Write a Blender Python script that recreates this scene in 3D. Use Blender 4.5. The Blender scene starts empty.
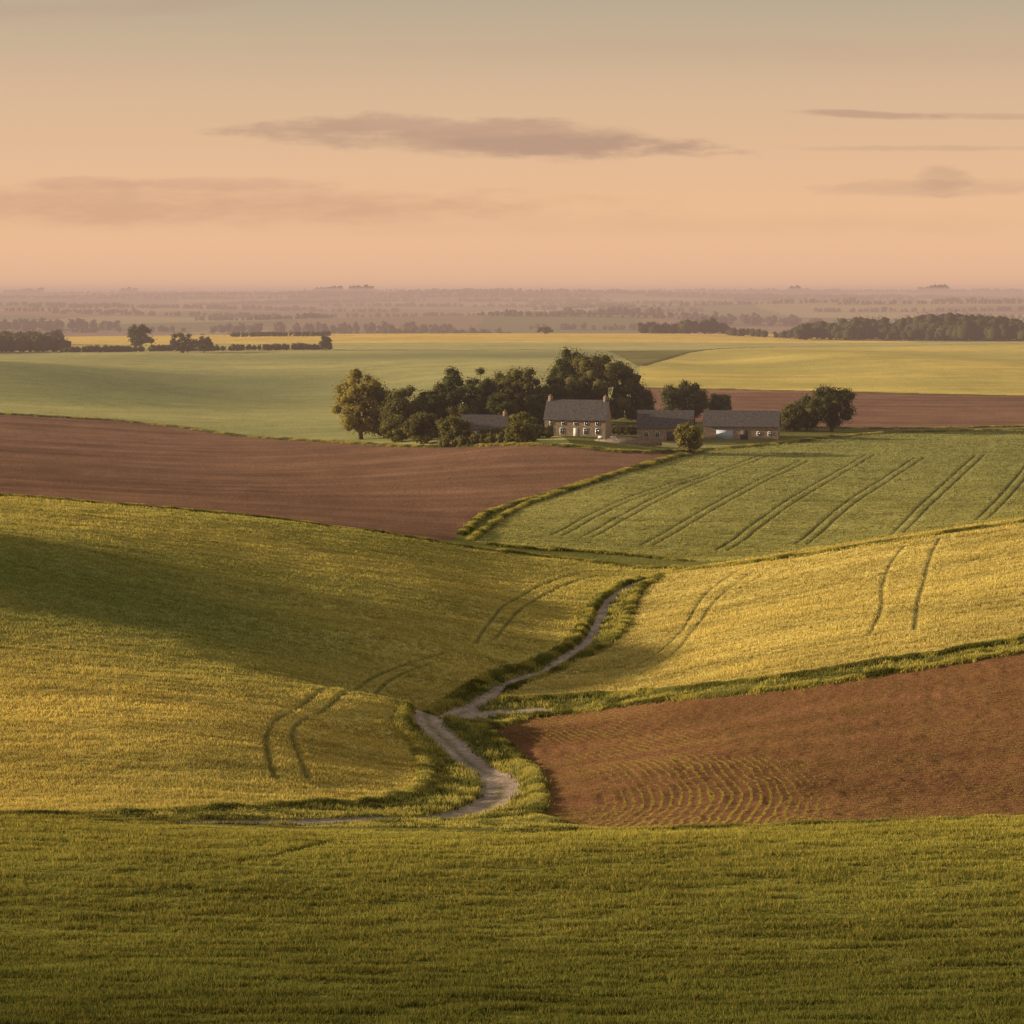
import bpy, math, numpy as np
from mathutils import Vector
rng=np.random.default_rng(7)
# terrain spot heights from image pixels and chosen distances (x, y, z) in metres
W=np.array([(-23.3,110,26.88),(0,110,26.7),(23.3,110,26.88),(-31.8,150,21.35),(0,150,21.04),(31.8,150,21.17),
(-41.3,195,17.38),(-21.1,195,16.72),(-8,195,16.4),(0,195,16.4),(23.2,195,16.85),(41.3,195,17.34),(-61.5,195,17.82),(61.5,195,17.82),
(21,213,13.49),(45.5,215,13.49),(-5.7,222,11.6),(-12,217,12.7),(-20,212.5,13.5),(-45.5,215,13.76),(-23.6,218,13.12),
(-1.7,243,9.45),(-3.6,272,6.79),(-11,305,5.76),(4.1,352,4.97),(13.9,405,5.9),(23.7,448,7.01),(-8.7,500,9.75),
(-52.9,250,13.68),(-65.6,310,15.38),(-72,340,18.1),(-80.5,380,21.03),(-91.1,430,22.12),(-95.3,450,21.85),
(-27.6,255,12.23),(-34.7,320,11.3),(-39.5,365,13.51),(-45,415,15.72),(-49.8,460,17.01),(-13.9,300,9.38),(-11.9,350,9.63),(-13.6,400,10.7),(-15.6,460,11.87),
(-78.8,250,13.68),(-97.7,310,17.95),(-119.8,380,24.16),(-141.8,450,23.15),
(-110.1,520,16.34),(-131.3,620,18.21),(-160.9,760,21.34),(-56.3,520,13.11),(-67.2,620,14.36),(-80.2,740,16.24),
(15.4,640,20.82),(-19.4,650,18.07),(-14.4,560,11.83),(11.3,570,13.33),(44.5,640,17.65),
(40.4,520,8.81),(66.7,560,11.83),(78.6,660,19.6),(118.6,560,11.83),(148.2,700,20.05),(91,430,19.46),(60.1,430,15.01),(34.2,440,9.96),(105.9,500,12.44),(69.9,500,7.06),
(76.2,360,17.12),(65.6,310,15.64),(35.4,360,11.16),(30,305,10.82),(6.7,340,5.45),(52.4,375,12.23),
(52.9,250,13.68),(63.5,300,15.32),(24.6,250,11.61),(9.1,250,10.57),(1.7,235,10.62),
(135.5,430,23.02),(97.7,310,17.95),(176.5,560,11.83),(220.6,700,21.5),(78.8,250,15.74),
(-182.1,860,21.58),(-211.7,1000,25.67),(-264.7,1250,27.43),(-92.1,850,18.52),(-106.2,980,22.31),(-114,1300,28.82),(-271,860,21.58),(-393.9,1250,27.43),
(18.2,760,21.34),(24,1000,25.67),(31.2,1300,28.82),(106.2,760,18.2),(160.9,760,18.2),(190.6,900,21.66),(275.3,1300,31.51),(125.8,900,22.78),(151,1080,27.39),(116.1,1350,28.74),
(283.6,900,23.52),(409.7,1300,34.2),(-338.8,1600,26.25),(-149.1,1700,29.06),(42,1750,29.6),(240.7,1500,28.99),(488.5,1550,29.23),(-504.2,1600,24.93),
(-30,50,36),(30,50,36),(0,20,41),(-60,3000,20),(600,3000,20),(-600,3000,20)])
def gau(x,y): return 31*np.exp(-((x+183)/38)**2/2-((y-366)/35)**2/2)  # unseen hill beyond the left edge, added to cast the hillside shadow
def uv(x,y): return np.stack([x/y,np.log(y)],-1)
def kern(r2): return np.where(r2>0,0.5*r2*np.log(np.maximum(r2,1e-12)),0)
A=uv(W[:,0],W[:,1]);n=len(A)
K=kern(((A[:,None]-A[None])**2).sum(-1))+np.eye(n)*2e-4
Pm=np.c_[np.ones(n),A]
M=np.block([[K,Pm],[Pm.T,np.zeros((3,3))]])
sol=np.linalg.solve(M,np.r_[W[:,2]-gau(W[:,0],W[:,1]),0,0,0])
def height(x,y):
    x=np.asarray(x,float);y=np.asarray(y,float);sh=x.shape
    x=x.ravel();y=y.ravel();out=np.empty(len(x))
    for i in range(0,len(x),20000):
        xx=x[i:i+20000];yy=y[i:i+20000];q=uv(xx,yy)
        k=kern(((q[:,None]-A[None])**2).sum(-1))
        z=k@sol[:n]+sol[n]+q@sol[n+1:]+gau(xx,yy)
        # broad swells across the far pastures
        z=z+5.2*np.sin(xx/50+yy/170+.6)*np.exp(-((yy-990)/120)**2)*np.clip((20-xx)/80,0,1)
        z=z+2.8*np.sin(xx/34+yy/120)*np.exp(-((yy-1120)/120)**2)*np.clip((xx-70)/60,0,1)
        f=np.interp(yy,[0,2200,2600,3200,4500,6500,9000,14000],[10,10,10,18,26,40,60,40])
        f=f+(np.sin(xx/410+yy/900)*4+np.sin(xx/170-yy/500+2)*2)*np.clip((yy-2200)/1500,0,1)
        f=f+13*np.exp(-((yy-3150-xx*.25)/230)**2)*(.5+.5*np.sin(xx/300+1))+17*np.exp(-((yy-4500+xx*.2)/380)**2)*(.5+.5*np.sin(xx/420-.6))+15*np.exp(-((yy-6600)/500)**2)*(.5+.5*np.sin(xx/560+2))+7*np.exp(-((yy-8900)/600)**2)*np.sin(xx/620+.5)
        t=np.clip((yy-1780)/500,0,1);t=t*t*(3-2*t)
        out[i:i+20000]=z*(1-t)+f*t
    return out.reshape(sh)
WL=dict(
fgtop=[(-48.1,203.4),(-42.7,201.5),(-29.6,198.5),(-11.5,197),(3.9,196),(15.4,197.2),(27.7,198.8),(42.7,201.8),(52,202)],
Btop=[(-125,452),(-107.4,454),(-95.5,452),(-68,460),(-41.3,469),(-17.8,468.5),(-8.1,469.2),(9.5,473),(32,460.2)],
Bright=[(25.3,442.9),(17.7,426.8),(13.1,404.6),(9.7,372.1),(1.2,349.8),(-9.7,315.2),(-13.0,285.5),(-10.6,275.1),(-9,256.5),(-9.8,244),(-14,232),(-22,223),(-32,216),(-45.5,211),(-56,210)],
Ctop=[(32.3,439.3),(51,428),(68.2,425),(90.1,425.6),(104.4,436.9)],
Cleft=[(26.6,435.1),(21.4,419.8),(15.3,370.5),(7.8,355.1),(-1,329.3)],
Cbot=[(-.9,324.4),(11.8,323.9),(30.1,305.4),(48.8,304.1),(65.6,310),(74.9,313.4)],
Dtop=[(-3.2,290.3),(1,311),(13.8,310),(30.4,296.8),(47.5,295.9),(63.6,300.4),(72.2,302)],
Dleft=[(-3.2,290.3),(1.1,271.4),(2.6,235),(2,221.2),(4.2,211.4)],
Eright=[(-10.7,498.4),(-4.9,541),(11.3,570),(34.7,608),(45.6,638)],
Etop=[(-183.1,774),(-161.2,762),(-114.6,766),(-62.3,710),(-19.4,653),(22.8,628),(45.8,640)],
Ftop=[(50.1,644),(78.4,658),(110.2,687),(148.5,701),(167.9,702)],
Fleft=[(49.8,641),(21.2,584),(1.8,549),(-5.7,512),(-8.5,488.9)],
Fbot=[(-4.4,482.2),(17.7,486.2),(35,475.6)],
Itop=[(48.8,923),(107.7,904),(189.6,895),(212.6,889)],
Ibot=[(39,737),(84.8,712),(155.8,736)],
Htop=[(56.9,1074),(113.9,1324),(191.5,1370),(282.6,1335),(315.5,1320)],
Gtop=[(-291.2,1231),(-269,1270),(-170.1,1318),(-60.1,1297),(47.4,1302)],
trackA=[(-27,207.5),(-21,210.5),(-16,213.5),(-11.5,217.5),(-7,222.5),(-3.9,228.5),(-2,236),(-1.2,246),(-1.9,259),(-4.8,273),(-7.6,281.6),(-10,289),(-10.2,300),(-8.2,311),(-6.2,316.9)],
trackB=[(-6.2,316.9),(-3,327.1),(2.6,342.7),(7.4,358.5),(11.2,369.5),(13.5,389.8),(15.7,413),(20,428.5),(27.5,447)],
trackC=[(-8.5,311),(-6.2,313),(-1.6,317),(3.2,317.6)],
tb1=[(-23.4,239.2),(-25.4,251.7),(-26.8,263.7),(-26.7,275.5),(-24.5,285.9),(-19.1,324.8),(-10.2,343.6)],
tb2=[(-20.5,242.5),(-22.5,254.8),(-24.3,267),(-24.1,277),(-21.6,286.7),(-17,324.4),(-11.5,338)],
tb3=[(-5.5,360.5),(-3.5,381.4),(-.3,407.3),(6.8,435.7),(12.7,452.7)],
tb4=[(-2.6,366.5),(-.6,384),(2.7,408.5),(9.5,432.7),(15.5,450.9)],
tc1=[(48.6,328.4),(53.8,352),(58.1,379.8),(62.7,401.2),(67.9,417.5)],
tc2=[(54.4,326.6),(60.3,358),(67.9,394.7),(74.2,419.2)],
tc3=[(13,338.9),(20.8,351.2),(26,370),(31.6,406.2),(39.2,425)],
tc4=[(17.8,337.1),(24.4,351.7),(29.4,378.2),(33.9,403.4),(42.5,422.7)],
tf1=[(8,509),(22.3,551),(46.2,595)],tf2=[(14.3,508),(31.8,558),(65.1,634)],tf3=[(26.5,500),(48.1,559),(74.3,624)],
tf4=[(41.7,496.3),(61.4,554),(92.4,633)],tf5=[(59.3,507),(78.5,562),(104.6,628)],tf6=[(80.4,514),(98.3,568),(121.2,633)],tf7=[(100.9,527),(114.7,568),(133.9,625)],
fg1=[(-44,160),(-34.2,161.6),(-25,166.7),(-18.6,172.1),(-13.7,182.6)],fg2=[(2.4,123.1),(12.6,127.8),(28.7,135.7),(40,141)],fg3=[(-44,151),(-32.5,153.6),(-23.6,157.6),(-14.3,163.6)],
rowD=[(2.3,313.9),(10.4,287.1),(16.1,263.3),(18.7,240.5),(18.9,228.3),(16.8,216.4),(15,205)])
def smooth(p,m=5):
    p=np.array(p,float);q=np.r_[[2*p[0]-p[1]],p,[2*p[-1]-p[-2]]];o=[]
    for i in range(len(p)-1):
        a,b,c,d=q[i:i+4]
        for t in np.arange(m)/m:
            o.append(.5*((2*b)+(c-a)*t+(2*a-5*b+4*c-d)*t*t+(3*b-a-3*c+d)*t**3))
    o.append(p[-1]);return np.array(o)
S={k:smooth(WL[k]) for k in WL}
def pdist(x,y,line,maxd=15):
    x=x.ravel();y=y.ravel();d=np.full(x.shape,1e3)
    mn=line.min(0)-maxd;mx=line.max(0)+maxd
    sel=np.where((x>mn[0])&(x<mx[0])&(y>mn[1])&(y<mx[1]))[0]
    if len(sel)==0: return d
    xs=x[sel];ys=y[sel];b=np.full(len(sel),1e6)
    for (ax,ay),(bx,by) in zip(line[:-1],line[1:]):
        ex,ey=bx-ax,by-ay;l2=ex*ex+ey*ey+1e-9
        t=np.clip(((xs-ax)*ex+(ys-ay)*ey)/l2,0,1)
        b=np.minimum(b,(xs-ax-t*ex)**2+(ys-ay-t*ey)**2)
    d[sel]=np.sqrt(b);return d
def inpoly(x,y,poly):
    ins=np.zeros(x.shape,bool);m=len(poly)
    for i in range(m):
        x1,y1=poly[i];x2,y2=poly[(i+1)%m]
        if y1==y2: continue
        c=((y1>y)!=(y2>y))&(x<(x2-x1)*(y-y1)/(y2-y1)+x1)
        ins^=c
    return ins
def sh(a,dx,dy): return a+np.array([dx,dy])
C_=np.concatenate
polyE=C_([S['Etop'],S['Eright'][::-1],[(-12,480),(-60,455),(-130,440),(-230,430),(-330,760)]])
polyF=C_([S['Ftop'],[(300,720),(260,440),(80,440),(48,470)],S['Fbot'][::-1],S['Fleft'][::-1]])
polyC=C_([S['Cleft'],S['Cbot'],[(160,300),(200,460)],sh(S['Ctop'],0,14)[::-1]])
polyB=C_([S['Btop'],S['Bright'],[(-160,207),(-230,450)]])
polyD=C_([S['Dtop'],[(150,300),(130,190),(20,190)],S['Dleft'][::-1]])
polyG=C_([S['Etop'][:-6],[(10,700),(40,760),(60,900),(50,1300)],S['Gtop'][::-1],[(-500,1300),(-400,760)]])
polyH=C_([S['Htop'],[(500,1320),(400,880)],S['Itop'][::-1]])
polyI=C_([S['Itop'],[(400,860),(350,720),(170,715)],S['Ibot'][::-1]])
fgt=S['fgtop']
COL=dict(default=(.18,.17,.05),FG=(.25,.24,.055),B=(.60,.47,.13),C=(.58,.46,.145),D=(.215,.105,.052),E=(.225,.125,.08),F=(.36,.33,.11),G=(.42,.39,.15),H=(.60,.47,.13),I=(.23,.125,.08),J=(.68,.48,.12))
IDS=list(COL)
def classify(x,y):
    r=np.zeros(x.shape,int)
    def put(m,k): r[m]=IDS.index(k)
    put(y>1290,'G')
    put(inpoly(x,y,polyG),'G');put(inpoly(x,y,polyH),'H');put(inpoly(x,y,polyI),'I')
    put((y>1480)&(y<1800)&(x>-330)&(x<250),'J')
    put(inpoly(x,y,polyF),'F');put(inpoly(x,y,polyE),'E');put(inpoly(x,y,polyC),'C');put(inpoly(x,y,polyB),'B');put(inpoly(x,y,polyD),'D')
    put(y<np.interp(x,fgt[:,0],fgt[:,1]),'FG')
    return r
def vnoise(x,y,s,seed=0,sy=None):
    r=np.random.default_rng(seed);T=r.random((256,256));x=x/s;y=y/(sy or s)
    xi=np.floor(x).astype(int);yi=np.floor(y).astype(int);fx=x-xi;fy=y-yi
    fx=fx*fx*(3-2*fx);fy=fy*fy*(3-2*fy);g=lambda a,b:T[a%256,b%256]
    return (g(xi,yi)*(1-fx)+g(xi+1,yi)*fx)*(1-fy)+(g(xi,yi+1)*(1-fx)+g(xi+1,yi+1)*fx)*fy
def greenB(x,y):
    # hillside shadow band put into the crop colour; crop also greener upslope
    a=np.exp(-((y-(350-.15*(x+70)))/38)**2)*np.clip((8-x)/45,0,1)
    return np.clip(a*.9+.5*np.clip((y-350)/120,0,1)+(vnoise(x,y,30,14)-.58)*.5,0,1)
trams=['tb1','tb2','tb3','tb4','tc1','tc2','tc3','tc4']+['tf%d'%i for i in range(1,8)]+['fg1','fg2','fg3']
verges=['fgtop','Btop','Bright','Ctop','Cleft','Cbot','Dtop','Dleft','Eright','Etop','Ftop','Fleft','Fbot','Itop','Ibot','Htop','Gtop']
def dtrack(x,y):
    a=pdist(x,y,S['trackA'])-.35;b=pdist(x,y,S['trackB'])+.6;c=pdist(x,y,S['trackC'])-.2
    return np.minimum(np.minimum(a,b),c).reshape(x.shape)
def dmin(x,y,keys):
    d=np.full(x.size,1e3)
    for k in keys:
        d=np.minimum(d,pdist(x,y,S[k]))
        if k.startswith('tf'): d=np.minimum(d,pdist(x,y,sh(S[k],2.4,0)))
    return d.reshape(x.shape)
us=np.r_[np.linspace(-.7,-.27,30)[:-1],np.linspace(-.27,.27,820),np.linspace(.27,.7,30)[1:]]
ys=np.r_[np.geomspace(15,90,20)[:-1],np.geomspace(90,2000,950),np.geomspace(2000,14000,130)[1:]]
Ug,Yg=np.meshgrid(us,ys);X=Ug*Yg;Z=height(X,Yg)
dt=dtrack(X,Yg);dm=dmin(X,Yg,trams);dv=dmin(X,Yg,verges)
reg=classify(X,Yg)
Z=Z+np.where(Yg<2000,(vnoise(X,Yg,9,1)-.5)*.25+(vnoise(X,Yg,3,2)-.5)*.1,0)
isD=(reg==IDS.index('D'));Z+=isD*(vnoise(X,Yg,1.1,31)-.5)*.2
Z-=.2*np.clip(1-(dt/1.9)**4,0,1);Z-=.15*np.clip(1-(dm/.5)**2,0,1)
Z+=.2*np.clip(1-(dv/1.2)**2,0,1)*(dt>2)*~((Yg<200)&(X<0)&(X>-32))
colr=np.array([COL[k] for k in IDS])[reg]
n1=vnoise(X,Yg,45,3)*.6+vnoise(X,Yg,14,4)*.4
n2=vnoise(X,Yg,6,5);n3=vnoise(X,Yg,30,21,5)
colr=colr*(.62+.3*n1+.15*n2+.32*n3)[...,None]
soil=(reg==IDS.index('E'))|(reg==IDS.index('I'))
colr=np.where(soil[...,None],colr*(.8+.4*vnoise(X,Yg-.12*X,70,51,2.6))[...,None],colr)
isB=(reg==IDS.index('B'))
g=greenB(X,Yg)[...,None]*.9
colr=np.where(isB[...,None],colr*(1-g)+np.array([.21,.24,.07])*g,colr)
isG=(reg==IDS.index('G'))&(Yg<1300)
gg=np.clip(vnoise(X,Yg,150,22,80)*2-.5,0,1)[...,None];colr=np.where(isG[...,None],colr*(1-.75*gg)+np.array([.18,.21,.09])*.75*gg,colr)  # shaded bands of the pasture painted in as darker green patches
isH=(reg==IDS.index('H'));gg=np.clip(vnoise(X,Yg,110,27,45)*1.8-.5,0,1)[...,None];colr=np.where(isH[...,None],colr*(1-.5*gg)+np.array([.33,.31,.10])*.5*gg,colr)
isF=(reg==IDS.index('F'));gg=np.clip((Yg-560)/100+vnoise(X,Yg,30,45)*.4,0,1)[...,None]*.35;colr=np.where(isF[...,None],colr*(1-gg)+np.array([.17,.20,.07])*gg,colr)
ver=(dv<np.clip(Yg/340,.65,2.4))&(Yg<1500)
colr[ver]=np.array([.12,.12,.035])*(.7+.6*n2[ver])[:,None]
tm=np.clip(1.35-dm/.38,0,1)[...,None];colr=colr*(1-.6*tm)
tk=np.clip((1.75-dt)/.25,0,1);med=np.clip(1-((dt+.3)/.5)**2,0,1)*(n2>.35)
tcol=np.array([.46,.355,.275])*(.65+.5*vnoise(X,Yg,2.5,52))[...,None];tcol=tcol*(1-med[...,None]*.5)+np.array([.17,.16,.05])*med[...,None]*.5
rut=np.clip(1-((dt-.75)/.3)**2,0,1)[...,None];tcol=tcol*(1+.12*rut)
colr=colr*(1-tk[...,None])+tcol*tk[...,None]
fy=np.exp(-((X-48)/22)**2-((Yg-652)/7)**2)>.5
colr[fy&(dv>2)]=(.34,.31,.13)
fy=np.exp(-((X-30)/5)**2-((Yg-655)/9)**2)>.5;colr[fy]=(.42,.36,.28)
far=Yg>1850
pp=np.random.default_rng(3).random((64,64));px=np.floor((X+vnoise(X,Yg,300,8)*150)/260).astype(int)%64;py=np.floor((Yg+vnoise(X,Yg,400,9)*300)/330).astype(int)%64
v=pp[px,py][...,None];fc=np.where(v<.4,np.array([.15,.17,.07]),np.where(v<.7,np.array([.32,.28,.12]),np.array([.24,.18,.11])))
colr=np.where(far[...,None],fc,colr)
nr,nc=X.shape
def new_mesh(name,co,faces,fl,cols=None,mat=None,smooth_=False,parent=None):
    me=bpy.data.meshes.new(name)
    me.vertices.add(len(co));me.vertices.foreach_set("co",co.astype(np.float32).ravel())
    me.loops.add(faces.size);me.loops.foreach_set("vertex_index",faces.astype(np.int32).ravel())
    me.polygons.add(len(faces));me.polygons.foreach_set("loop_start",(np.arange(len(faces))*fl).astype(np.int32))
    me.update(calc_edges=True)
    if smooth_: me.polygons.foreach_set("use_smooth",np.ones(len(faces),bool))
    if cols is not None:
        at=me.color_attributes.new("col",'FLOAT_COLOR','POINT')
        at.data.foreach_set("color",np.c_[cols,np.ones(len(cols))].astype(np.float32).ravel())
    if mat: me.materials.append(mat)
    ob=bpy.data.objects.new(name,me);bpy.context.collection.objects.link(ob)
    if parent: ob.parent=parent
    return ob
def _n(nt,t,k):
    nd=nt.nodes.new(t)
    for a,b in k.items(): setattr(nd,a,b)
    return nd
def nodemat(name):
    m=bpy.data.materials.new(name);m.use_nodes=True;nt=m.node_tree;nt.nodes.clear()
    return m,nt,lambda t,**k:_n(nt,t,k)
m,nt,N=nodemat("ground_cover")
out=N("ShaderNodeOutputMaterial");bs=N("ShaderNodeBsdfDiffuse");at=N("ShaderNodeAttribute",attribute_name="col")
tc=N("ShaderNodeTexCoord");n1_=N("ShaderNodeTexNoise");n1_.inputs["Scale"].default_value=1.6;n1_.inputs["Detail"].default_value=6;n1_.inputs["Roughness"].default_value=.75
mr=N("ShaderNodeMapRange");mr.inputs[1].default_value=.3;mr.inputs[2].default_value=.7;mr.inputs[3].default_value=.5;mr.inputs[4].default_value=1.5
mx=N("ShaderNodeVectorMath",operation='SCALE');bp=N("ShaderNodeBump");bp.inputs["Strength"].default_value=.9;bp.inputs["Distance"].default_value=.45
lk=nt.links.new
lk(tc.outputs["Object"],n1_.inputs["Vector"]);lk(n1_.outputs[0],mr.inputs[0]);lk(at.outputs["Color"],mx.inputs[0]);lk(mr.outputs[0],mx.inputs[3])
lk(mx.outputs[0],bs.inputs[0]);lk(n1_.outputs[0],bp.inputs["Height"]);lk(bp.outputs[0],bs.inputs["Normal"]);lk(bs.outputs[0],out.inputs[0])
idx=np.arange(nr*nc).reshape(nr,nc)
q=np.stack([idx[:-1,:-1],idx[:-1,1:],idx[1:,1:],idx[1:,:-1]],-1).reshape(-1,4)
new_mesh("ground_terrain",np.stack([X,Yg,Z],-1).reshape(-1,3),q,4,colr.reshape(-1,3),m,True)
lys=np.log(ys)
def hz(x,y):
    u=np.clip(x/y,-.69,.69);l=np.log(y);i=np.clip(np.searchsorted(us,u)-1,0,nc-2);j=np.clip(np.searchsorted(lys,l)-1,0,nr-2)
    a=(u-us[i])/(us[i+1]-us[i]);b=(l-lys[j])/(lys[j+1]-lys[j])
    return (Z[j,i]*(1-a)+Z[j,i+1]*a)*(1-b)+(Z[j+1,i]*(1-a)+Z[j+1,i+1]*a)*b
def leafmat(name,tr=.3):
    m,nt,N=nodemat(name);o=N("ShaderNodeOutputMaterial");d=N("ShaderNodeBsdfDiffuse");t=N("ShaderNodeBsdfTranslucent");mi=N("ShaderNodeMixShader");a=N("ShaderNodeAttribute",attribute_name="col")
    mi.inputs[0].default_value=tr
    nt.links.new(a.outputs["Color"],d.inputs[0]);nt.links.new(a.outputs["Color"],t.inputs[0]);nt.links.new(d.outputs[0],mi.inputs[1]);nt.links.new(t.outputs[0],mi.inputs[2]);nt.links.new(mi.outputs[0],o.inputs[0])
    return m
LM=leafmat("leaf_foliage",.3);CM=leafmat("crop_blades",.35)
def tufts(name,x,y,h,w,nb,cols,spread):
    n=len(x);x=np.repeat(x,nb);y=np.repeat(y,nb);h=np.repeat(h,nb)*rng.uniform(.6,1.15,n*nb);w=np.repeat(w,nb);cols=np.repeat(cols,nb,0)
    x=x+rng.normal(0,1,n*nb)*spread;y=y+rng.normal(0,1,n*nb)*spread;z=hz(x,y)-.03
    a=rng.uniform(0,math.pi,n*nb);dx=np.cos(a)*w/2;dy=np.sin(a)*w/2
    lx=rng.normal(0,.3,n*nb)*h;ly=rng.normal(0,.3,n*nb)*h
    co=np.stack([np.stack([x-dx,y-dy,z],-1),np.stack([x+dx,y+dy,z],-1),np.stack([x+lx,y+ly,z+h],-1)],1).reshape(-1,3)
    cols=cols*rng.uniform(.72,1.28,(n*nb,1))
    c3=np.repeat(cols,3,0);c3[0::3]*=.65;c3[1::3]*=.65
    new_mesh(name,co,np.arange(len(co)).reshape(-1,3),3,c3,CM)
def scatter(n,u0,u1,y0,y1):
    u=rng.uniform(u0,u1,n);y=np.exp(rng.uniform(math.log(y0),math.log(y1),n));return u*y,y
one=np.ones
x,y=scatter(150000,-.27,.27,98,202)
k=(classify(x,y)==IDS.index('FG'))&(dmin(x,y,trams)>.3)&(dtrack(x,y)>1.9);x,y=x[k],y[k]
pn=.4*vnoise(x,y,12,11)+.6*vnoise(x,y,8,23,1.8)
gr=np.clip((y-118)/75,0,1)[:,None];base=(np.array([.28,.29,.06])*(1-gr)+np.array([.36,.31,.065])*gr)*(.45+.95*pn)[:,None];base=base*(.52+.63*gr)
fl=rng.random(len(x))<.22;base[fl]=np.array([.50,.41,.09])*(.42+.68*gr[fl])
crest=np.where((y>188)&(x<2)&(x>-34),.55,1)
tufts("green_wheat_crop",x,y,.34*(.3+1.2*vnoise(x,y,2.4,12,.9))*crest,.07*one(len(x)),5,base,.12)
x,y=scatter(330000,-.27,.27,205,700)
r=classify(x,y);dtm=dmin(x,y,trams);dvv=dmin(x,y,verges)
for nm,key,cA,hh in (("golden_barley_crop",'B',(.68,.53,.145),.38),("ripening_barley_crop",'C',(.62,.495,.155),.38),("young_wheat_crop",'F',(.42,.38,.12),.3)):
    k=(r==IDS.index(key))&(dtm>.45)&(dvv>.7);xx,yy=x[k],y[k]
    c=np.array(cA)*(.58+.35*vnoise(xx,yy,10,13)+.5*vnoise(xx,yy,24,24,2.6))[:,None]
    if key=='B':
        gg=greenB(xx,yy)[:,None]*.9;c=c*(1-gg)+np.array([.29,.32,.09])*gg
    if key=='F':
        gg=np.clip((yy-560)/100+vnoise(xx,yy,30,45)*.4,0,1)[:,None]*.35;c=c*(1-gg)+np.array([.20,.22,.08])*gg
    tufts(nm,xx,yy,hh*(.5+.95*vnoise(xx,yy,3,15,1.3)),.03+yy*.00035,4,c,.25)
X1=[];Y1=[]
for kx in verges:
    s=S[kx];seg=np.linalg.norm(np.diff(s,axis=0),axis=1);tot=seg.sum();ym=s[:,1].mean()
    if ym>800: continue
    nn=int(tot*(45 if ym<460 else 25));cs=np.r_[0,np.cumsum(seg)];tt=rng.uniform(0,tot,nn)
    wd=.65 if ym<600 else 1.1
    X1.append(np.interp(tt,cs,s[:,0])+rng.normal(0,wd*.6,nn));Y1.append(np.interp(tt,cs,s[:,1])+rng.normal(0,wd*.8,nn))
x2,y2=scatter(110000,-.27,.27,200,460);k=(classify(x2,y2)==0);X1.append(x2[k]);Y1.append(y2[k])
x=np.concatenate(X1);y=np.concatenate(Y1);k=(dtrack(x,y)>1.6)&(np.abs(x/y)<.3)&~((y<205)&(x<-1)&(x>-28));x,y=x[k],y[k]
nn=vnoise(x,y,5,16);c=np.array([.20,.19,.05])*(.6+.9*nn)[:,None];gl=(vnoise(x,y,2.2,17)>.5);c[gl]=np.array([.48,.41,.10])
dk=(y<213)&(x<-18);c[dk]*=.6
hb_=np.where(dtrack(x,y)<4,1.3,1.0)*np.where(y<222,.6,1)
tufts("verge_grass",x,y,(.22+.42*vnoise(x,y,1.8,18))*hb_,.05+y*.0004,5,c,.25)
x,y=scatter(620000,-.08,.27,195,320);k=classify(x,y)==IDS.index('D');x,y=x[k],y[k]
d1=pdist(x,y,S['rowD'],60);d2=pdist(x,y,S['Dtop'],120)
wl=np.clip((12-d1)/7,0,1)*np.clip((y-200)/8,0,1);left=rng.random(len(x))<wl
cc=np.where(left,d1,d2)+(vnoise(x,y,4,33)-.5)*.5;fr=(cc/np.where(left,.9,.95))%1
k=(fr<.25)&(rng.random(len(x))<np.where(left,.75*np.clip(vnoise(x,y,8,25)*2-.35,.08,1),.9*(.12+vnoise(x,y,5,19))));x,y,left=x[k],y[k],left[k]
c=np.where(left[:,None],np.array([.46,.38,.08]),np.array([.37,.27,.08]))
tufts("seedling_rows",x,y,.13*one(len(x)),.075*one(len(x)),3,c,.06)
BM,nt,N=nodemat("bark");o=N("ShaderNodeOutputMaterial");d=N("ShaderNodeBsdfDiffuse");d.inputs[0].default_value=(.07,.05,.035,1);nz=N("ShaderNodeTexNoise");nz.inputs["Scale"].default_value=4;b=N("ShaderNodeBump");nt.links.new(nz.outputs[0],b.inputs["Height"]);nt.links.new(b.outputs[0],d.inputs["Normal"]);nt.links.new(d.outputs[0],o.inputs[0])
def tube(p0,p1,r0,r1,ns=7):
    p0=np.array(p0,float);p1=np.array(p1,float);ax=p1-p0;ax/=np.linalg.norm(ax);t=np.cross(ax,[.3,.9,.1]);t/=np.linalg.norm(t);s=np.cross(ax,t)
    a=np.linspace(0,2*math.pi,ns,endpoint=False);ring=np.cos(a)[:,None]*t+np.sin(a)[:,None]*s
    co=np.r_[p0+ring*r0,p1+ring*r1];i=np.arange(ns);j=(i+1)%ns
    return co,np.stack([i,j,j+ns,i+ns],-1)
def leaves(centers,radii,per,size,base,var=.35,zs=.8):
    n=len(centers);cc=np.repeat(centers,per,0);rr=np.repeat(radii,per)
    v=rng.normal(size=(n*per,3));v/=np.linalg.norm(v,axis=1)[:,None]
    rad=rr*rng.uniform(.5,1.15,n*per);p=cc+v*rad[:,None]*np.array([1,1,zs])
    nrm=v*.8+rng.normal(size=v.shape)*.6;nrm/=np.linalg.norm(nrm,axis=1)[:,None]
    t=np.cross(nrm,rng.normal(size=v.shape));t/=np.linalg.norm(t,axis=1)[:,None];s=np.cross(nrm,t)
    sz=(size*rng.uniform(.6,1.3,n*per))[:,None]/2
    co=np.stack([p-t*sz,p-s*sz*.7,p+t*sz,p+s*sz*.7],1).reshape(-1,3)
    cf=np.repeat(rng.uniform(1-var,1+var,n),per)*rng.uniform(.75,1.25,n*per)
    col=np.array(base)*cf[:,None]
    return co,np.repeat(col,4,0)
gph=(1+5**.5)/2
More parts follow.
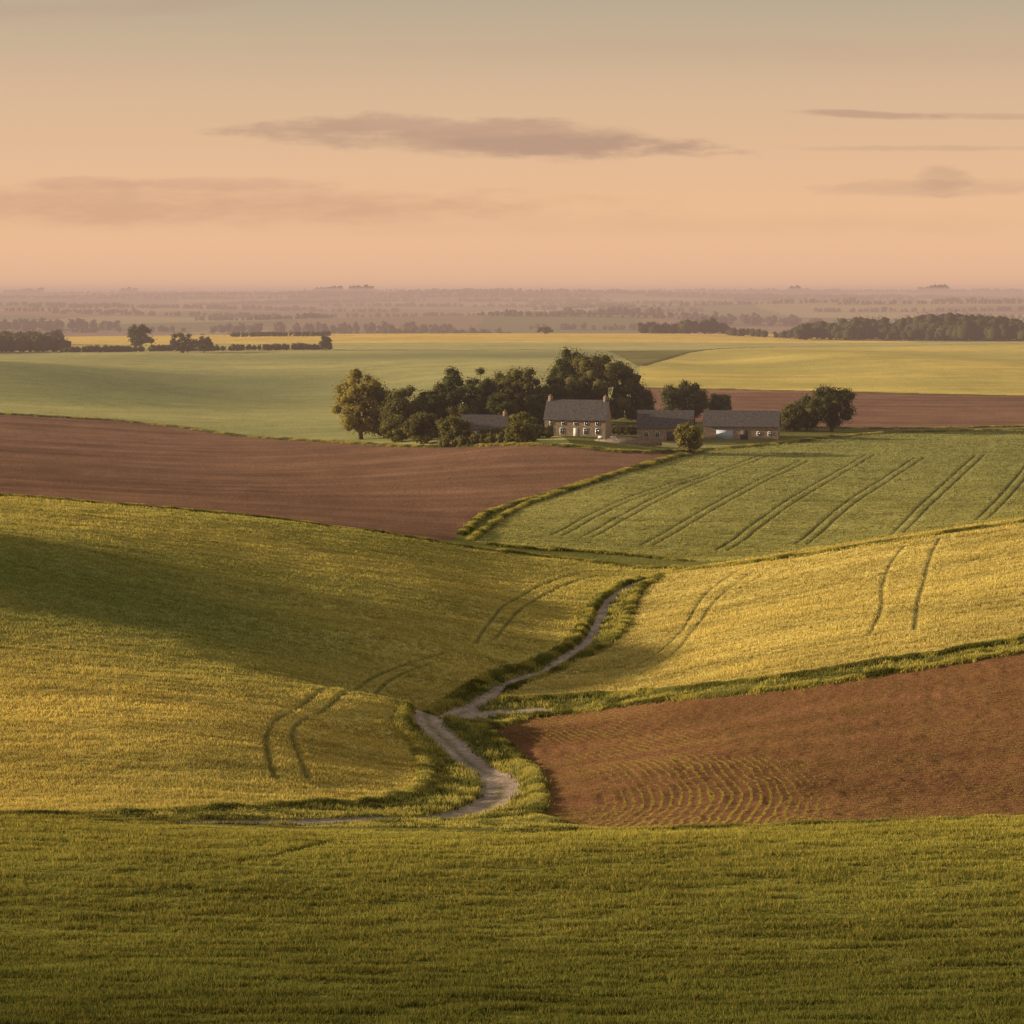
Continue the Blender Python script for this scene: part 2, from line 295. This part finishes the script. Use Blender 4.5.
ICO=np.array([(-1,gph,0),(1,gph,0),(-1,-gph,0),(1,-gph,0),(0,-1,gph),(0,1,gph),(0,-1,-gph),(0,1,-gph),(gph,0,-1),(gph,0,1),(-gph,0,-1),(-gph,0,1)])/math.sqrt(1+gph*gph)
ICF=np.array([(0,11,5),(0,5,1),(0,1,7),(0,7,10),(0,10,11),(1,5,9),(5,11,4),(11,10,2),(10,7,6),(7,1,8),(3,9,4),(3,4,2),(3,2,6),(3,6,8),(3,8,9),(4,9,5),(2,4,11),(6,2,10),(8,6,7),(9,8,1)])
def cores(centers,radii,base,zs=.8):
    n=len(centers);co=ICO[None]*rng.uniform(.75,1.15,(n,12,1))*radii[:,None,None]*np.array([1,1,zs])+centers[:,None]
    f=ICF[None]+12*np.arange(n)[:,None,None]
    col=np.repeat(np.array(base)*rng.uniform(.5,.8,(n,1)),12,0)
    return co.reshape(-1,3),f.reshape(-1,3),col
def make_tree(name,x,y,h,w,base,seed=0,low=.03,leaf=.5,nclump=80,per=130,conic=0,cr=.66):
    global rng
    rng=np.random.default_rng(seed+100);z=float(hz(np.array([x]),np.array([y]))[0])-.1
    e=bpy.data.objects.new(name,None);e.location=(x,y,z);bpy.context.collection.objects.link(e)
    cos=[];fs=[];off=0
    def add(a,b,r0,r1):
        nonlocal off
        c,f=tube(a,b,r0,r1);cos.append(c);fs.append(f+off);off+=len(c)
    tr=h*.022+.1;fork=h*.3;lean=rng.normal(0,.02,2)*h
    add((0,0,-.4),(lean[0],lean[1],fork),tr*1.3,tr*.85);add((lean[0],lean[1],fork),(lean[0]*1.5,0,h*.75),tr*.8,tr*.25)
    cen=[]
    while len(cen)<nclump:
        v=rng.uniform(-1,1,3);rr=np.linalg.norm(v)
        if rr>1 or rr<.3: continue
        zz=.5+.5*v[2];wd=1-conic*zz*.6
        if zz<.35: wd*=.85+.45*zz
        cen.append((v[0]*w/2*.86*wd,v[1]*w/2*.86*wd,h*low+(h*(1-low))*(.08+.84*zz)))
    cen=np.array(cen);cen[:,0]+=rng.normal(0,w*.03);rad=rng.uniform(.11,.19,nclump)*min(w,h)
    for i in range(0,nclump,4): add((lean[0],lean[1],fork*rng.uniform(.6,1.6)),cen[i],tr*.35,tr*.08)
    new_mesh("trunk_and_limbs",np.concatenate(cos),np.concatenate(fs),4,None,BM,True,e)
    co,cl=leaves(cen,rad,per,leaf,base)
    new_mesh("crown",co,np.arange(len(co)).reshape(-1,4),4,cl,LM,False,e)
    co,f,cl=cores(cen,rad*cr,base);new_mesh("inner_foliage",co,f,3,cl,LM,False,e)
g1=(.18,.17,.045);g2=(.10,.105,.036);g3=(.14,.13,.042)
trees=[("lime_tree",-43.7,700,21,18,(.29,.24,.06)),("ash_tree",-30.5,690,16,14,g3),("fir_tree",-17.1,690,20,12,g2),("ash_tree",-9.3,700,19.5,12,g2),("sycamore_tree",2.9,700,19.5,16,g3),
("oak_tree",28,715,23,25,g3),("oak_tree",17.4,725,23.5,17,g2),("round_bush",-16,655,10.5,9.5,g3),("round_bush",2.4,640,8.5,8.5,g1),("round_bush",46.8,636,8.5,9,(.22,.19,.05)),("hawthorn_tree",52.6,735,13,16,g2),("hawthorn_tree",63.7,740,9.5,8,g2),
("oak_tree",91.6,692,14.5,18,g2),("hawthorn_tree",80.6,690,8,9,g3),("hawthorn_tree",85.4,700,9.5,9,g2),("hawthorn_tree",38.1,720,12,11,g2),("ash_tree",-23.4,690,15,13,g2),("ash_tree",-36.8,700,15.5,12,g3),("hawthorn_tree",-3.4,682,12,10,g2),
("ash_tree",12.4,705,16,12,g2),("ash_tree",-3.5,712,18,13,g3),("hawthorn_tree",8.5,690,12,9,g2),("hawthorn_tree",-13,682,10,9,g3),("hawthorn_tree",-25,668,9,11,g3),("hawthorn_tree",-33,680,8,10,g1)]
for i,(nm,x,Y,h,w,b) in enumerate(trees):
    make_tree(nm,x,Y,h,w,b,i,low=0,conic=.6 if 'fir' in nm else 0,nclump=36 if 'bush' in nm else 80)
for i,(x,Y,h,w) in enumerate([(-204.6,1330,16,18),(-171.4,1260,12,18),(-161.8,1270,9,10),(-99.8,1290,9,7),(23.7,1740,6,14)]):
    make_tree("hedgerow_tree",x,Y,h,w,g2,50+i,low=.02,leaf=1.0,nclump=36,per=50,cr=.75)
rng=np.random.default_rng(5)
def line_mass(name,segs,size,base,per,step,cr=.5):
    pts=[];hs=[]
    for (x0,Y0,x1,Y1,h0,h1,depth) in segs:
        nn=int(abs(x1-x0)/step)+1
        t=rng.random(nn);pts+=list(np.c_[x0+(x1-x0)*t,Y0+(Y1-Y0)*t+rng.uniform(0,depth,nn)])
        hs+=list(h0+(h1-h0)*np.clip(vnoise(x0+(x1-x0)*t,0*t,20,41)*.6+rng.random(nn)*.5,0,1))
    pts=np.array(pts);hs=np.array(hs);z=hz(pts[:,0],pts[:,1]);cen=np.c_[pts,z+hs*.4]
    e=bpy.data.objects.new(name,None);bpy.context.collection.objects.link(e)
    top=cen+np.c_[rng.normal(0,1,(len(hs),2))*hs[:,None]*.12,hs*.28];cen2=np.r_[cen,top];r2=np.r_[hs*.46,hs*.27]
    co,cl=leaves(cen2,r2*1.15,per,size,base,.3,.95);new_mesh("foliage",co,np.arange(len(co)).reshape(-1,4),4,cl,LM,False,e)
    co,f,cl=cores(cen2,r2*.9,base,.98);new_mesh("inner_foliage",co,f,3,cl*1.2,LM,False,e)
line_mass("garden_hedge",[(-12.7,655,9.8,652,2.5,4,4),(-19,648,7.4,640,2,3.5,3),(27.6,669,35.4,669,2,3,2)],.45,g3,40,.6)
line_mass("field_hedge",[(-241,1290,-97,1300,1.8,4.2,4),(-305,1290,-241,1300,4,11,15),(-198,1700,-128,1690,2,4,4)],.9,g2,22,.8)
line_mass("distant_woodland",[(94.8,1790,161.4,1790,5,14,30),(185.8,1560,360,1480,5,15,50),(225,1600,370,1520,11,20,50),(153,1700,190.6,1600,3,7,20),(-355,1500,-277,1480,5,13,40)],1.1,(.07,.075,.03),40,1.4)
segs=[]
for i in range(62):
    Y=2400+6400*rng.random()**1.2;x0=Y*rng.uniform(-.29,.27);l=Y*rng.uniform(.02,.14);segs.append((x0,Y,x0+l,Y*rng.uniform(.97,1.03),3,6+Y*.001,25))
segs+=[(-343,2700,-69,2700,7,14,60),(-136,2500,-12,2500,8,15,60),(-593,2800,-465,2800,8,16,60),(65,3300,202,3300,8,16,60),(233,3000,357,3000,8,16,60)]
segs+=[(a,8600,b_,8600,12,30,60) for a,b_ in [(-1821,-1679),(-1394,-1341),(-743,-605),(-576,-498),(1451,1558),(989,1024)]]
segs+=[(-2200,8500,2200,8700,6,14,80),(-1700,6600,1700,6650,5,13,80)]
line_mass("distant_hedgerow_trees",segs,3.2,(.07,.075,.035),8,4.5)
def pmat(name,c1,c2,scale,rough=.9):
    m,nt,N=nodemat(name);o=N("ShaderNodeOutputMaterial");p=N("ShaderNodeBsdfPrincipled");p.inputs["Roughness"].default_value=rough;tc=N("ShaderNodeTexCoord")
    nz=N("ShaderNodeTexNoise");nz.inputs["Scale"].default_value=scale;nz.inputs["Detail"].default_value=5;cr=N("ShaderNodeValToRGB")
    cr.color_ramp.elements[0].position=.35;cr.color_ramp.elements[1].position=.65;cr.color_ramp.elements[0].color=(*c1,1);cr.color_ramp.elements[1].color=(*c2,1)
    L_=nt.links.new;L_(tc.outputs["Object"],nz.inputs[0]);L_(nz.outputs[0],cr.inputs[0]);L_(cr.outputs[0],p.inputs["Base Color"]);L_(p.outputs[0],o.inputs[0])
    bb=N("ShaderNodeBump");bb.inputs["Distance"].default_value=.05;L_(nz.outputs[0],bb.inputs["Height"]);L_(bb.outputs[0],p.inputs["Normal"]);return m
stone=pmat("stone_wall",(.20,.14,.10),(.36,.27,.19),2.2);slate=pmat("slate_roof",(.05,.043,.045),(.10,.083,.08),1.5,.75)
glass=pmat("window_glass",(.03,.035,.045),(.05,.055,.07),1,.15);white=pmat("white_paint",(.6,.6,.58),(.75,.75,.72),3);blue=pmat("door_paint",(.36,.44,.54),(.46,.54,.62),2);brickm=pmat("chimney_brick",(.20,.13,.09),(.30,.2,.14),3)
def box(name,x0,x1,y0,y1,z0,z1,mat,par):
    co=np.array([(x,y,z) for x in(x0,x1) for y in(y0,y1) for z in(z0,z1)],float)
    f=np.array([(0,1,3,2),(4,6,7,5),(0,4,5,1),(2,3,7,6),(0,2,6,4),(1,5,7,3)])
    return new_mesh(name,co,f,4,None,mat,False,par)
def poly(name,co,faces,mat,par):
    me=bpy.data.meshes.new(name);me.from_pydata(co,[],faces);me.materials.append(mat);o=bpy.data.objects.new(name,me);bpy.context.collection.objects.link(o);o.parent=par
def empty(name,x,Y,rot,dz=0):
    e=bpy.data.objects.new(name,None);e.location=(x,Y,float(hz(np.array([x]),np.array([Y]))[0])+dz);e.rotation_euler=(0,0,math.radians(rot));bpy.context.collection.objects.link(e);return e
def building(name,x,Y,w,d,hw,hr,rot,wins,doors,chim):
    e=empty(name,x,Y,rot,-.3);a=w/2;b=d/2
    poly("walls",[(-a,-b,-1),(a,-b,-1),(a,b,-1),(-a,b,-1),(-a,-b,hw),(a,-b,hw),(a,b,hw),(-a,b,hw),(-a,0,hw+hr),(a,0,hw+hr)],[(0,1,5,4),(2,3,7,6),(1,2,6,9,5),(3,0,4,8,7)],stone,e)
    o=.45;k=hr/b;t=.2
    for s,nm in((-1,"roof_front"),(1,"roof_back")):
        yb=s*(b+o);zb=hw-o*k
        v=[(-a-.3,yb,zb+.06),(a+.3,yb,zb+.06),(a+.3,0,hw+hr+.06),(-a-.3,0,hw+hr+.06)];v+=[(p[0],p[1],p[2]+t) for p in v]
        poly(nm,v,[(0,1,2,3),(4,5,6,7),(0,1,5,4),(1,2,6,5),(2,3,7,6),(3,0,4,7)],slate,e)
    for i,(wx,wz,ww,wh) in enumerate(wins):
        box("window_frame_%d"%i,wx-ww/2-.1,wx+ww/2+.1,-b-.06,-b+.05,wz-.1,wz+wh+.1,white,e)
        box("window_pane_%d"%i,wx-ww/2,wx-.04,-b-.09,-b-.02,wz,wz+wh,glass,e);box("window_pane_r_%d"%i,wx+.04,wx+ww/2,-b-.09,-b-.02,wz,wz+wh,glass,e)
    for i,(wx,ww,wh,mt) in enumerate(doors): box("door_%d"%i,wx-ww/2,wx+ww/2,-b-.08,-b+.05,.1,wh,mt,e)
    for i,cx in enumerate(chim):
        box("chimney_%d"%i,cx-.55,cx+.55,-.45,.45,hw+hr-.8,hw+hr+1.2,brickm,e);box("chimney_pot_%d"%i,cx-.2,cx+.2,-.2,.2,hw+hr+1.2,hw+hr+1.6,brickm,e)
building("stone_farmhouse",18.1,662,17,8,5,4.8,-14,[(-6.5,.9,1.1,1.5),(-3.6,.9,1.1,1.5),(3,.9,1.1,1.5),(6.3,.9,1.1,1.5),(-6.5,3.3,1,1.2),(-3.2,3.3,1,1.2),(.2,3.3,.9,1.2),(3.2,3.3,1,1.2),(6.3,3.3,1,1.2)],[(.2,1.2,2.5,white)],[-7.7,7.7])
building("stone_barn",42.1,662,15,8,3.8,4.2,-8,[(-5,1.2,1,1.2),(-2,1.2,1,1.2),(5,1.2,1,1.2)],[(1.6,2.0,2.6,slate)],[])
building("long_stone_barn",63.5,668,20.5,8,3.8,3.8,-10,[(5,1.2,1,1),(8,1.2,1,1)],[(-4.4,4.6,2.6,blue),(1,2,2.6,slate)],[])
building("stone_outbuilding",-8.1,672,14,7,3.0,3.4,-6,[(3,1,.9,1)],[(-2,1.4,2.2,white)],[6.2])
e=empty("garden_wall",31,645,4);box("masonry",-9,9,-.2,.2,-.5,1.1,stone,e);box("coping",-9.1,9.1,-.27,.27,1.102,1.22,stone,e)
for bx,by,br in ((24,650,-10),(27.5,652,30)):
    e=empty("garden_bench",bx,by,br)
    box("seat",-.9,.9,-.25,.25,.42,.48,white,e);box("backrest",-.9,.9,.252,.31,.5,1.0,white,e);box("leg_1",-.85,-.75,-.22,.22,-.1,.418,white,e);box("leg_2",.75,.85,-.22,.22,-.1,.418,white,e)
el=math.radians(11);az=math.radians(5)
d=np.array([-math.cos(el)*math.cos(az),math.cos(el)*math.sin(az),math.sin(el)])
sl=bpy.data.lights.new("sun",'SUN');sl.energy=8.3;sl.angle=math.radians(1);sl.color=(1,.80,.53)
so=bpy.data.objects.new("sun",sl);so.rotation_euler=Vector(d).to_track_quat('Z','Y').to_euler();bpy.context.collection.objects.link(so)
w=bpy.data.worlds.new("World");bpy.context.scene.world=w;w.use_nodes=True
nt=w.node_tree;bg=nt.nodes["Background"];N=lambda t,**k:_n(nt,t,k);lk=nt.links.new
tc=N("ShaderNodeTexCoord");sx=N("ShaderNodeSeparateXYZ");cr=N("ShaderNodeValToRGB");lk(tc.outputs["Generated"],sx.inputs[0]);lk(sx.outputs[2],cr.inputs[0])
st=[(0,(.78,.46,.285)),(.035,(.80,.48,.28)),(.08,(.67,.445,.28)),(.12,(.47,.375,.26)),(.3,(.42,.37,.31)),(1,(.30,.29,.28))]
e=cr.color_ramp.elements
while len(e)<len(st): e.new(.5)
for i,(p,c) in enumerate(st): e[i].position=p;e[i].color=(*c,1)
def mth(op,a,b=None):
    nd=N("ShaderNodeMath",operation=op)
    for i,v in enumerate((a,b)):
        if v is None: continue
        if isinstance(v,(int,float)): nd.inputs[i].default_value=v
        else: lk(v,nd.inputs[i])
    return nd.outputs[0]
yy=mth('MAXIMUM',sx.outputs[1],.05);U=mth('DIVIDE',sx.outputs[0],yy);V=mth('DIVIDE',sx.outputs[2],yy)
cb=N("ShaderNodeCombineXYZ");lk(mth('MULTIPLY',U,26),cb.inputs[0]);lk(mth('MULTIPLY',V,110),cb.inputs[1])
nz=N("ShaderNodeTexNoise");nz.inputs["Scale"].default_value=1;nz.inputs["Detail"].default_value=8;nz.inputs["Roughness"].default_value=.62;lk(cb.outputs[0],nz.inputs[0])
nn=mth('SUBTRACT',nz.outputs[0],.5)
cur=cr.outputs[0]
def cloud(cur,u0,v0,a,b,alpha,col,tilt=0,soft=.9):
    du=mth('DIVIDE',mth('SUBTRACT',U,u0),a);dv=mth('DIVIDE',mth('SUBTRACT',mth('SUBTRACT',V,v0),mth('MULTIPLY',mth('SUBTRACT',U,u0),tilt)),b)
    r=mth('ADD',mth('MULTIPLY',du,du),mth('MULTIPLY',dv,dv));r=mth('ADD',r,mth('MULTIPLY',nn,-3.4))
    mr=N("ShaderNodeMapRange",interpolation_type='SMOOTHSTEP');lk(r,mr.inputs[0]);mr.inputs[1].default_value=1+soft*.4;mr.inputs[2].default_value=1-soft;mr.inputs[3].default_value=0;mr.inputs[4].default_value=alpha
    mx=N("ShaderNodeMix",data_type='RGBA');lk(mr.outputs[0],mx.inputs[0]);lk(cur,mx.inputs[6]);mx.inputs[7].default_value=(*col,1);return mx.outputs[2]
cc=(.47,.285,.20)
for a in [(-.012,.0640,.095,.0082,.72,cc,-.04),(-.06,.0675,.06,.0045,.45,cc,.02),(-.035,.0695,.03,.0032,.45,(.57,.36,.25),.0),(.03,.0605,.055,.005,.7,(.44,.27,.195),-.03),(.148,.0735,.034,.0018,.7,cc,-.04),(.21,.0725,.05,.0015,.4,cc,-.02),(.178,.0455,.012,.006,.4,cc,0),(.175,.043,.045,.004,.35,cc,0),(.165,.0595,.05,.0015,.35,cc,0),
 (-.17,.036,.2,.0085,.85,(.62,.35,.22),0,1.5),(-.12,.0445,.05,.003,.45,(.58,.33,.22),0),(-.18,.045,.03,.003,.45,(.58,.33,.22),0),(.0,.028,.3,.005,.25,(.64,.37,.24),0,1.8),(-.16,.118,.08,.004,.3,cc,.05,1.6),(.12,.1,.2,.006,.15,cc,.0,1.8)]: cur=cloud(cur,*a)
sky=N("ShaderNodeTexSky",sky_type='NISHITA');sky.sun_disc=False;sky.sun_elevation=el;sky.sun_rotation=math.atan2(d[0],d[1])
sc=N("ShaderNodeVectorMath",operation='SCALE');lk(sky.outputs[0],sc.inputs[0]);sc.inputs[3].default_value=.008
ad=N("ShaderNodeVectorMath",operation='ADD');lk(cur,ad.inputs[0]);lk(sc.outputs[0],ad.inputs[1]);lk(ad.outputs[0],bg.inputs[0]);bg.inputs[1].default_value=1
hm,nt,N=nodemat("evening_haze");o=N("ShaderNodeOutputMaterial");va=N("ShaderNodeVolumeAbsorption");va.inputs[0].default_value=(0,0,0,1);D=1/3700;va.inputs[1].default_value=D
em=N("ShaderNodeEmission");em.inputs[0].default_value=(.57,.365,.28,1);em.inputs[1].default_value=D;asd=N("ShaderNodeAddShader");nt.links.new(va.outputs[0],asd.inputs[0]);nt.links.new(em.outputs[0],asd.inputs[1]);nt.links.new(asd.outputs[0],o.inputs["Volume"])
box("haze_layer",-9000,9000,500,13500,-30,70,hm,None)
cam=bpy.data.cameras.new("camera");co=bpy.data.objects.new("camera",cam);bpy.context.collection.objects.link(co)
co.location=(0,0,60);co.rotation_euler=(math.pi/2,0,0);cam.lens=85;cam.sensor_width=36;cam.shift_y=-220/1024;cam.clip_end=40000
bpy.context.scene.camera=co
bpy.context.scene.view_settings.view_transform='Standard'
